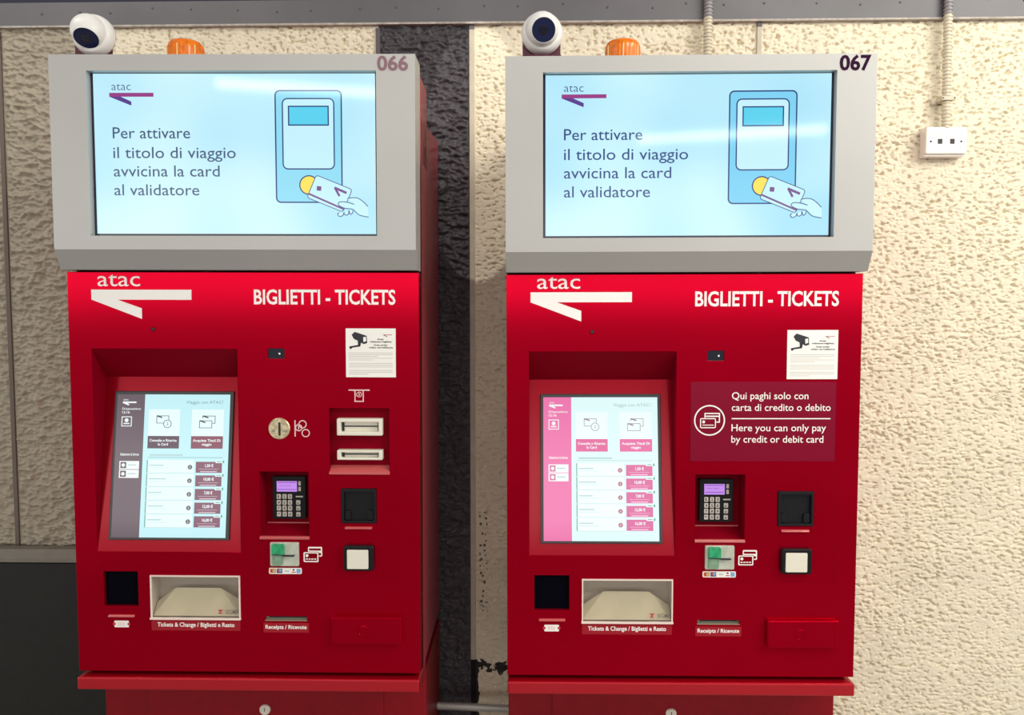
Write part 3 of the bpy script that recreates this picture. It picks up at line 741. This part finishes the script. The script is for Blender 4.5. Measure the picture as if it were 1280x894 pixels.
    q = MB(); q.profile([(-.004, s0 - .001), (-.005, s0 + .002), (-.003, s0 + .005), (.002, s0 + .006), (.002, s0 - .001)], r0 - .001, r1 + .001, M['red_lip']); q.build('recess_lip', rec)
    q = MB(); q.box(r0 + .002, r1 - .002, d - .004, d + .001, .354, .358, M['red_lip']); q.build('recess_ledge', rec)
    t0, t1, w0, w1 = .4545, .5335, .3680, .4705
    q = MB(); q.poly(rr(t0, t1, w0, w1, .003), .0365, d, M['black']); tm = q.build('card_terminal', root, bevel=.001)
    tu = lambda x: t0 + (t1 - t0) * (x - 112) / 263.0
    tv = lambda yy: w1 - (w1 - w0) * (yy - 85) / 330.0
    y = .0362
    q = MB(); q.poly([(tu(148), tv(203)), (tu(308), tv(203)), (tu(308), tv(122)), (tu(148), tv(122))], y - .0004, y, M['lcd'])
    for yy in (132, 186): q.stroke([(tu(155), tv(yy)), (tu(300), tv(yy))], .0016, y - .0006, y - .0004, M['lcd_ink'])
    for a, c in ((168, 205), (215, 262)): q.stroke([(tu(a), tv(156)), (tu(c), tv(156))], .0009, y - .0006, y - .0004, M['lcd_ink'])
    q.build('terminal_display', tm)
    names = '123456789*0#'
    for k in range(12):
        x0 = (148, 193, 237)[k % 3]; y0 = (222, 268, 312, 358)[k // 3]
        q = MB(); q.poly(rr(tu(x0), tu(x0 + 32), tv(y0 + 36), tv(y0), .0012, 3), y - .002, y, M['key'])
        g = names[k]; q.text(g, tu(x0 + 9), tu(x0 + 23) if g != '1' else tu(x0 + 18), tv(y0 + 28), tv(y0 + 8) - tv(y0 + 28), y - .0023, M['ink'], bold=.02); q.build('key', tm)
    for k in range(3):
        y0 = (268, 313, 360)[k]; q = MB(); q.poly(rr(tu(302), tu(335), tv(y0 + 34), tv(y0), .0012, 3), y - .002, y, M['key']); 
        q.poly([(tu(310), tv(y0 + 26)), (tu(322), tv(y0 + 26)), (tu(322), tv(y0 + 18)), (tu(310), tv(y0 + 18))], y - .0023, y - .002, M['ink']); q.build('key', tm)
    for y0 in (122, 165):
        q = MB(); q.poly(rr(tu(320), tu(340), tv(y0 + 33), tv(y0), .001, 3), y - .0012, y, M['key']); q.build('soft_key', tm)
    q = MB(); q.stroke([(tu(298), tv(241)), (tu(355), tv(241))], .0034, y - .0003, y, M['key']); q.build('terminal_badge', tm)
    # contactless reader: dark square with a raised rim and a hollow
    q = MB(); u0, u1, v0, v1 = .627, .709, .3690, .4505
    slab_with_holes(q, u0, u1, v0, v1, -.003, .012, [(u0 + .007, u1 - .006, v0 + .006, v1 - .009, .010)], M['black'])
    q.quad((u0, .0065, v0), (u1, .0065, v0), (u1, .0065, v1), (u0, .0065, v1), M['black']); cr = q.build('contactless_reader', root, bevel=.0015)
    for a, c in ((u0 + .008, u0 + .022), (u1 - .022, u1 - .007)):
        q = MB(); q.poly(rr(a, c, v0 + .007, v0 + .029, .004), .0005, .0065, M['black']); q.build('reader_guide', cr, bevel=.0008)
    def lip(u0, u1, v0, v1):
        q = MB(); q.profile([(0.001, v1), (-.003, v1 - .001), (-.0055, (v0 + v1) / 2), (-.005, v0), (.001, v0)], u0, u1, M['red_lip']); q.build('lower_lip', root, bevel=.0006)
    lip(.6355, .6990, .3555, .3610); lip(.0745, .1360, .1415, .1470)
    # barcode scanner box with white window
    q = MB(); q.poly(rr(.634, .7035, .2590, .3185, .006), -.014, .001, M['black']); sb = q.build('scanner_box', root, bevel=.003, seg=3)
    q = MB(); q.poly(rr(.6425, .6920, .2650, .3100, .0025), -.0165, -.013, M['ivory']); sw = q.build('scanner_window', sb, bevel=.0008)
    # card reader, accepted cards strip, card pictogram
    q = MB(); q.poly(rr(.4600, .5275, .2670, .3235, .003), -.006, .001, M['reader']); rd = q.build('card_reader', root, bevel=.0015)
    q = MB(); q.poly(rr(.4665, .4950, .2960, .3210, .003), -.014, -.005, M['green']); q.poly(rr(.4665, .4910, .2700, .2950, .003), -.010, -.005, M['green_pale']); q.build('reader_throat', rd, bevel=.001)
    q = MB(); q.stroke([(.4665, .2965), (.4880, .2965), (.4950, .2935), (.5180, .2935)], .0020, -.0145, -.0055, M['ink']); q.build('card_slot', rd)
    q = MB(); q.poly(rr(.4555, .5325, .2470, .2615, .003), -.0008, 0, M['paper']); ps = q.build('card_brands_sticker', root)
    q = MB(); y = -.0009
    q.box(.4580, .4720, y - .0002, y, .2492, .2594, M['orange_patch']); q.poly(circ(.4625, .2543, .0038, 16), y - .0004, y - .0002, M['red_ink']); q.poly(circ(.4672, .2543, .0038, 16), y - .0005, y - .0002, M['gold'])
    q.box(.4740, .4870, y - .0002, y, .2492, .2594, M['navy_patch']); q.poly(circ(.4785, .2550, .0036, 16), y - .0004, y - .0002, M['red_ink']); q.poly(circ(.4826, .2550, .0036, 16), y - .0005, y - .0002, M['sky_patch'])
    q.stroke([(.4930, .2540), (.5030, .2540)], .0026, y - .0002, y, M['grey_ink']); q.stroke([(.5090, .2515), (.5180, .2515)], .002, y - .0002, y, M['red_ink'])
    q.poly(circ(.5135, .2570, .0022, 12), y - .0002, y, M['navy_patch']); q.box(.5205, .5300, y - .0002, y, .2492, .2594, M['sky_patch']); q.build('card_brand_marks', ps)
    q = MB(); card_icon(q, .5375, .5810, .2760, .3120, -.0006, M['white'], M['groove']); q.build('card_pictogram', door)
    # barcode window, ticket pictogram
    q = MB(); q.box(.0635, .1460, .010, .030, .1665, .2505, M['void']); q.build('barcode_window', root)
    q = MB(); y = -.0005; q.poly(rr(.0870, .1215, .1160, .1320, .002), y, 0, M['white'])
    for u in (.0870, .1215): q.poly(circ(u, .124, .0035, 12), y - .0003, y, M['red_ink'])
    for k in range(7): q.box(.0955 + k * .0026, .0967 + k * .0026, y - .0003, y, .1195, .1285, M['pink_print'])
    q.build('ticket_pictogram', door)
    # delivery tray behind a clear flap
    a, c, e2, f = TRAY; D = .048
    q = MB()
    q.quad((a, D, e2), (c, D, e2), (c, D, f), (a, D, f), M['tray_grey']); q.quad((a, 0.002, f), (c, 0.002, f), (c, D, f), (a, D, f), M['tray_grey'])
    for u in (a, c): q.quad((u, .002, e2), (u, D, e2), (u, D, f), (u, .002, f), M['tray_grey'])
    q.quad((a, .002, e2), (c, .002, e2), (c, D, e2), (a, D, e2), M['tray_grey']); tr = q.build('delivery_tray', root)
    q = MB()
    q.quad((a + .002, .006, e2 + .004), (c - .002, .006, e2 + .004), (c - .054, .018, e2 + .068), (a + .052, .018, e2 + .068), M['tray_beige'])
    q.quad((a + .052, .018, e2 + .068), (c - .054, .018, e2 + .068), (c - .054, .024, e2), (a + .052, .024, e2), M['tray_beige'])
    q.add([(a + .002, .006, e2 + .004), (a + .052, .018, e2 + .068), (a + .002, .03, e2 + .030)], [(0, 1, 2)], M['tray_beige'])
    q.add([(c - .002, .006, e2 + .004), (c - .054, .018, e2 + .068), (c - .002, .03, e2 + .030)], [(0, 1, 2)], M['tray_beige'])
    q.build('tray_scoop', tr)
    q = MB(); q.box(a + .001, c - .001, -.0005, .0015, e2 + .006, f - .001, M['clear']); fl = q.build('tray_flap', root); fl['label'] = 'clear plastic flap of the delivery tray'
    q = MB(); q.stroke([(a + .0015, e2 + .0015), (c - .0015, e2 + .0015), (c - .0015, f - .0015), (a + .0015, f - .0015)], .0030, -.003, .001, M['tray_rim'], True)
    q.box(a - .001, c + .001, -.006, .001, e2 - .001, e2 + .003, M['tray_rim']); q.build('flap_rim', fl)
    q = MB(); y = -.0008; u0 = c - .053; v0 = e2 + .012
    q.poly([(u0, v0), (u0 + .010, v0), (u0 + .010, v0 + .002), (u0 + .005, v0 + .002), (u0 + .009, v0 + .008), (u0 + .011, v0 + .008), (u0 + .011, v0 + .010), (u0, v0 + .010), (u0, v0 + .008), (u0 + .004, v0 + .0055), (u0 + .001, v0 + .002)], y, y + .0003, M['red_ink'])
    q.text('SIGMA', u0 + .017, u0 + .050, v0, .0098, y, M['logo_grey'], bold=0.01); q.build('flap_lettering', fl)
    def sticker(name, u0, u1, v0, v1, txt, tu0, tu1, base, cap):
        q = MB(); q.box(u0, u1, -.0008, 0, v0, v1, M['sticker_red']); s2 = q.build(name, root)
        q = MB(); q.text(txt, tu0, tu1, base, cap, -.0010, M['white'], bold=.022); q.build('sticker_text', s2)
    sticker('tray_sticker', .1755, .3855, .1095, .1365, 'Tickets & Change / Biglietti e Resto', .1895, .3720, .1190, .0100)
    sticker('receipt_sticker', .4405, .5475, .1065, .1295, 'Receipts / Ricevute', .4455, .5425, .1155, .0092)
    q = MB(); q.box(.444, .544, .009, .012, .134, .146, M['khaki']); q.box(.452, .540, .006, .009, .1395, .1425, M['ink'])
    q.box(.4445, .5435, -.001, .009, .1345, .1360, M['khaki']); q.build('receipt_slot', root)
    # protruding lock cover
    q = MB(); q.box(.6035, .7680, -.016, .001, .0855, .1500, M['red']); lc = q.build('lock_cover', root, bevel=.003)
    q = MB(); q.lathe([(.0135, 0), (.0135, .0012), (.0115, .0016), (.0110, .0004), (.0, .0004)], (.6800, -.0158, .1170), (0, -1, 0), M['red'], n=28, cap=False); q.build('lock_barrel', lc)
    # shift every part from panel coordinates to the machine's own frame
    def shift(o):
        for ch in o.children:
            if ch.type == 'MESH':
                ch.data.transform(Matrix.Translation((-W / 2, 0, H0)))
            shift(ch)
    shift(root)
    return root

M['screen_border'] = mat('screen_border', (0.006, 0.008, 0.035), rough=0.15)
M['touch_frame'] = mat('touch_frame', (0.03, 0.03, 0.034), rough=0.25)
def palette(side):
    p = {}
    S = lambda n, c, c1=None, **k: p.__setitem__(n, screen_mat('%s_%s' % (n, side), c, c1, **k))
    A = side == 'cash'
    S('head_bg', (172, 228, 250) if A else (160, 222, 248), (208, 246, 253) if A else (205, 246, 254), scale=2.6)
    S('cyan', (140, 218, 242) if A else (122, 208, 242)); S('aqua', (84, 208, 238)); S('head_pale', (196, 240, 252)); S('navy', (18, 52, 118)); S('yellow', (250, 224, 80)); S('purple', (110, 62, 132))
    S('slate', (58, 82, 120) if A else (38, 68, 130)); S('magenta', (150, 50, 130)); S('violet', (84, 52, 140))
    S('t_bg', (190, 236, 242) if A else (218, 246, 246)); S('t_side', (92, 74, 86) if A else (232, 108, 168)); S('t_white', (236, 244, 244)); S('t_white2', (206, 190, 202) if A else (246, 190, 220))
    S('t_lang', (84, 66, 76) if A else (206, 110, 150)); S('t_faint', (176, 206, 206)); S('t_faint2', (206, 230, 230)); S('t_grey', (120, 150, 152) if A else (160, 184, 184)); S('t_card', (226, 248, 250) if A else (234, 252, 250))
    S('t_btn0', (82, 56, 76) if A else (222, 92, 152)); S('t_btn1', (128, 60, 84) if A else (226, 98, 158)); S('t_line', (62, 60, 68) if A else (150, 130, 140)); S('t_green', (70, 160, 130)); S('t_info', (92, 92, 104) if A else (186, 110, 130)); S('t_price', (122, 66, 92) if A else (214, 92, 152))
    return p
PC = palette('cash'); PC['num'] = ('066', (.7265, .7950, 1.3905, .0312), M['number_faded'])
PR = palette('card'); PR['num'] = ('067', (.7285, .7970, 1.3905, .0318), M['number'])
make_machine('cash', (-0.6115, -0.0045, 0.0043), (0, 0.0022, 0.0020), 'red ticket machine numbered 066 with coin and banknote slots', PC)
make_machine('card', (0.4070, 0.0, 0.0), (0, -0.0028, -0.0043), 'red ticket machine numbered 067 with burgundy cards-only notice', PR)

# ------------------------------------------------------------------ cameras and beacons on top of the machines
def dome_camera(x, z, yb, look, label, bx):
    root = empty('surveillance_camera', (x, 0.02, 2.163)); tag(root, label, 'security camera', 'security cameras above the screens')
    zc = z - 2.163
    q = MB(); q.box(bx - x - .043, bx - x + .043, 0.0, .004, 0.0, .062, M['maroon']); q.box(bx - x - .043, bx - x + .043, -.040, .004, 0.0, .003, M['maroon']); q.build('bracket', root, bevel=.001)
    q = MB(); q.lathe([(.0455, 0.0), (.0465, .006), (.0462, .014), (.0445, .021), (.0410, .0265), (.0385, .0285)], (0, 0, zc), (0, -1, 0), M['cam_white'], n=48)
    q.build('housing', root, smooth=True)
    d = Vector(look).normalized(); ctr = Vector((0, -.033, zc + .002))
    q = MB(); R = .0372
    prof = [(R * math.sin(t), -R * math.cos(t)) for t in np.linspace(0.05, math.pi * .745, 28)]
    prof += [(.0262, prof[-1][1] + .0008), (.0258, prof[-1][1] - .0002)]
    q.lathe(prof, ctr, d, M['cam_white'], n=48, cap=False); eb = q.build('eyeball', root, smooth=True)
    q = MB(); hh = prof[-1][1]
    q.lathe([(.0, hh + .0002), (.0258, hh + .0002)], ctr, d, M['blue_glass'], n=40, cap=False)
    q.build('lens_window', eb)
    q = MB()
    q.lathe([(.0105, hh + .0004), (.0105, hh + .001), (.007, hh + .0012)], ctr, d, M['dark_glass'], n=24)
    q.build('lens', eb)
dome_camera(-0.941, 2.2215, 0, (0.20, -1, -1.30), 'white dome camera with its dark eye tilted down, on the machine numbered 066', -0.9485)
dome_camera(0.0779, 2.2215, 0, (0.10, -1, -0.42), 'white dome camera looking straight ahead, on the machine numbered 067', 0.0770)

def beacon(x, y, z_base, label):
    z0 = z_base
    root = empty('warning_beacon', (x, y, z0)); tag(root, label, 'warning light', 'amber beacons behind the housings')
    q = MB(); q.lathe([(.046, 0), (.046, .018), (.043, .022)], (0, 0, 0), (0, 0, 1), M['black'], n=36); q.build('base', root)
    q = MB(); n = 60; prof = [(.0418, .020), (.0418, .070), (.0410, .078), (.0382, .0845), (.034, .0890), (.026, .0910), (.010, .0920)]
    vs = []; fs = []
    for r, h in prof:
        for i in range(n):
            k = 1 - (.018 if i % 2 else 0) if h > .022 else 1
            a = 2 * math.pi * i / n; vs.append((r * k * math.cos(a), r * k * math.sin(a), h))
    for k in range(len(prof) - 1):
        for i in range(n): fs.append((k * n + i, k * n + (i + 1) % n, (k + 1) * n + (i + 1) % n, (k + 1) * n + i))
    fs.append(tuple((len(prof) - 1) * n + i for i in range(n)))
    q.add(vs, fs, M['amber'])
    for a in (-150, -95, -40, 30, 90):
        a = math.radians(a); q.box(.0418 * math.cos(a) - .0012, .0418 * math.cos(a) + .0012, .0418 * math.sin(a) - .0012, .0418 * math.sin(a) + .0012, .02, .076, M['amber_rib'])
    q.build('amber_lens', root)
M['amber_rib'] = mat('amber_rib', (0.95, 0.62, 0.25), rough=0.2)
beacon(-0.7690, .100, 2.1453, 'orange ribbed beacon behind the housing of machine 066')
beacon(0.2705, .100, 2.1410, 'orange ribbed beacon behind the housing of machine 067')

# ------------------------------------------------------------------ conduits, socket box, low metal cladding
def conduit(name, p0, p1, r, pitch, label, mats, split=None, sag=0.0, group=None):
    p0 = Vector(p0); p1 = Vector(p1); L = (p1 - p0).length; n = int(L / pitch); N = 20
    q = MB(); ax = (p1 - p0).normalized()
    side = ax.orthogonal().normalized(); up = ax.cross(side)
    prof = []
    for k in range(n):
        for t, rr_ in ((0.0, .80), (.25, .80), (.40, 1.0), (.82, 1.0), (.97, .80)): prof.append(((k + t) * L / n, r * rr_))
    vs = []
    for h, ra in prof:
        c = p0 + ax * h - Vector((0, 0, sag * (1 - (2 * h / L - 1) ** 2)))
        for i in range(N):
            a = 2 * math.pi * i / N; vs.append(c + side * math.cos(a) * ra + up * math.sin(a) * ra)
    lo = []; hi = []
    for k in range(len(prof) - 1):
        for i in range(N):
            f = (k * N + i, k * N + (i + 1) % N, (k + 1) * N + (i + 1) % N, (k + 1) * N + i)
            z = p0.z + ax.z * prof[k][0]
            (hi if split and z > split else lo).append(f)
    lo.append(tuple(range(N))); lo.append(tuple((len(prof) - 1) * N + i for i in range(N)))
    q.add(vs, lo, mats[0])
    if hi:
        k0 = len(q.v); i2 = q.mi(mats[1])
        for f in hi: q.f.append(f); q.m.append(i2)
    o = q.build(name); tag(o, label, 'conduit', group); return o
g = 'corrugated conduits on the wall'
cy = wall_y(0.54) - 0.026
conduit('flexible_conduit', (0.5445, cy, 2.07), (0.5445, cy, 2.50), .0122, .0095, 'beige corrugated conduit rising from behind the housing of machine 067', (M['conduit'], M['conduit_grey']), 2.404, group=g)
cy = wall_y(1.2) - 0.026
conduit('flexible_conduit', (1.2000, cy, 2.095), (1.1955, cy, 2.50), .0118, .0095, 'beige corrugated conduit running down the cream wall into the socket box', (M['conduit'], M['conduit_grey']), 2.404, group=g)
q = MB()     # saddle clip round the conduit
q.box(1.180, 1.2165, cy - .0160, wall_y(1.2) + .004, 2.173, 2.183, M['conduit']); q.box(1.168, 1.180, wall_y(1.2) - .010, wall_y(1.2) + .004, 2.170, 2.180, M['conduit'])
for u in (1.183, 1.2135): q.lathe([(.0022, 0), (.0022, .001)], (u, cy - .016, 2.178), (0, -1, 0), M['ink'], n=10)
tag(q.build('conduit_clip', bevel=.001), 'small beige clip holding the conduit above the socket box', 'clip')
conduit('grey_conduit', (-0.215, 0.36, .4775), (0.010, 0.36, .4690), .0112, .0045, 'grey flexible conduit joining the two machines near their bases', (M['steel_conduit'],), sag=.0, group=None)
sx0, sx1, sz0, sz1 = 1.1425, 1.2545, 2.0225, 2.1030
root = empty('socket_box', ((sx0 + sx1) / 2, wall_y(1.2), sz0)); tag(root, 'white wall box with two data sockets at the end of the conduit', 'socket box')
w2 = (sx1 - sx0) / 2; hh = sz1 - sz0; fr = .405 - wall_y(1.2)
q = MB(); q.box(-w2 + .001, w2 - .001, fr + .008, 0.004, 0.0, hh, M['socket']); q.build('back_box', root, bevel=.002)
q = MB(); q.box(-w2, w2, fr, fr + .008, 0.006, hh - .001, M['socket']); pl = q.build('cover_plate', root, bevel=.003, seg=3)
for u in (-.018, .0155):
    q = MB(); q.box(u - .0075, u + .0075, fr - .0006, fr + .002, hh * .40, hh * .40 + .0155, M['socket']); q.box(u - .0062, u + .0062, fr - .0010, fr, hh * .41, hh * .41 + .0135, M['ink']); q.build('data_port', pl)
for u in (-.043, .040):
    q = MB(); q.lathe([(.0028, 0), (.0028, .0008)], (u, fr, hh * .49), (0, -1, 0), M['ink'], n=12); q.build('screw', pl)
q = MB(); q.stroke([(.009, hh * .66), (.0105, hh * .62), (.013, hh * .66)], .0012, fr - .0004, fr, M['grey_ink']); q.stroke([(-.045, hh * .75), (-.018, hh * .75)], .0012, fr - .0004, fr, M['grey_ink']); q.build('port_marks', pl)

root = empty('low_metal_cabinet', (-1.5, 0.42, 0)); tag(root, 'low dark grey metal casing with a paler ledge beside the machine numbered 066', 'cabinet')
x0, x1 = -1.1, .455
q = MB(); q.box(x0, x1, -.005, .033, 0.0, .864, M['dark_metal']); q.build('front_casing', root, bevel=.002)
q = MB(); q.profile([(-.010, .868), (-.010, .879), (-.004, .893), (.0, .9045), (.033, .9045), (.033, .868)], x0, x1, M['ledge_metal']); q.build('top_ledge', root, bevel=.001)
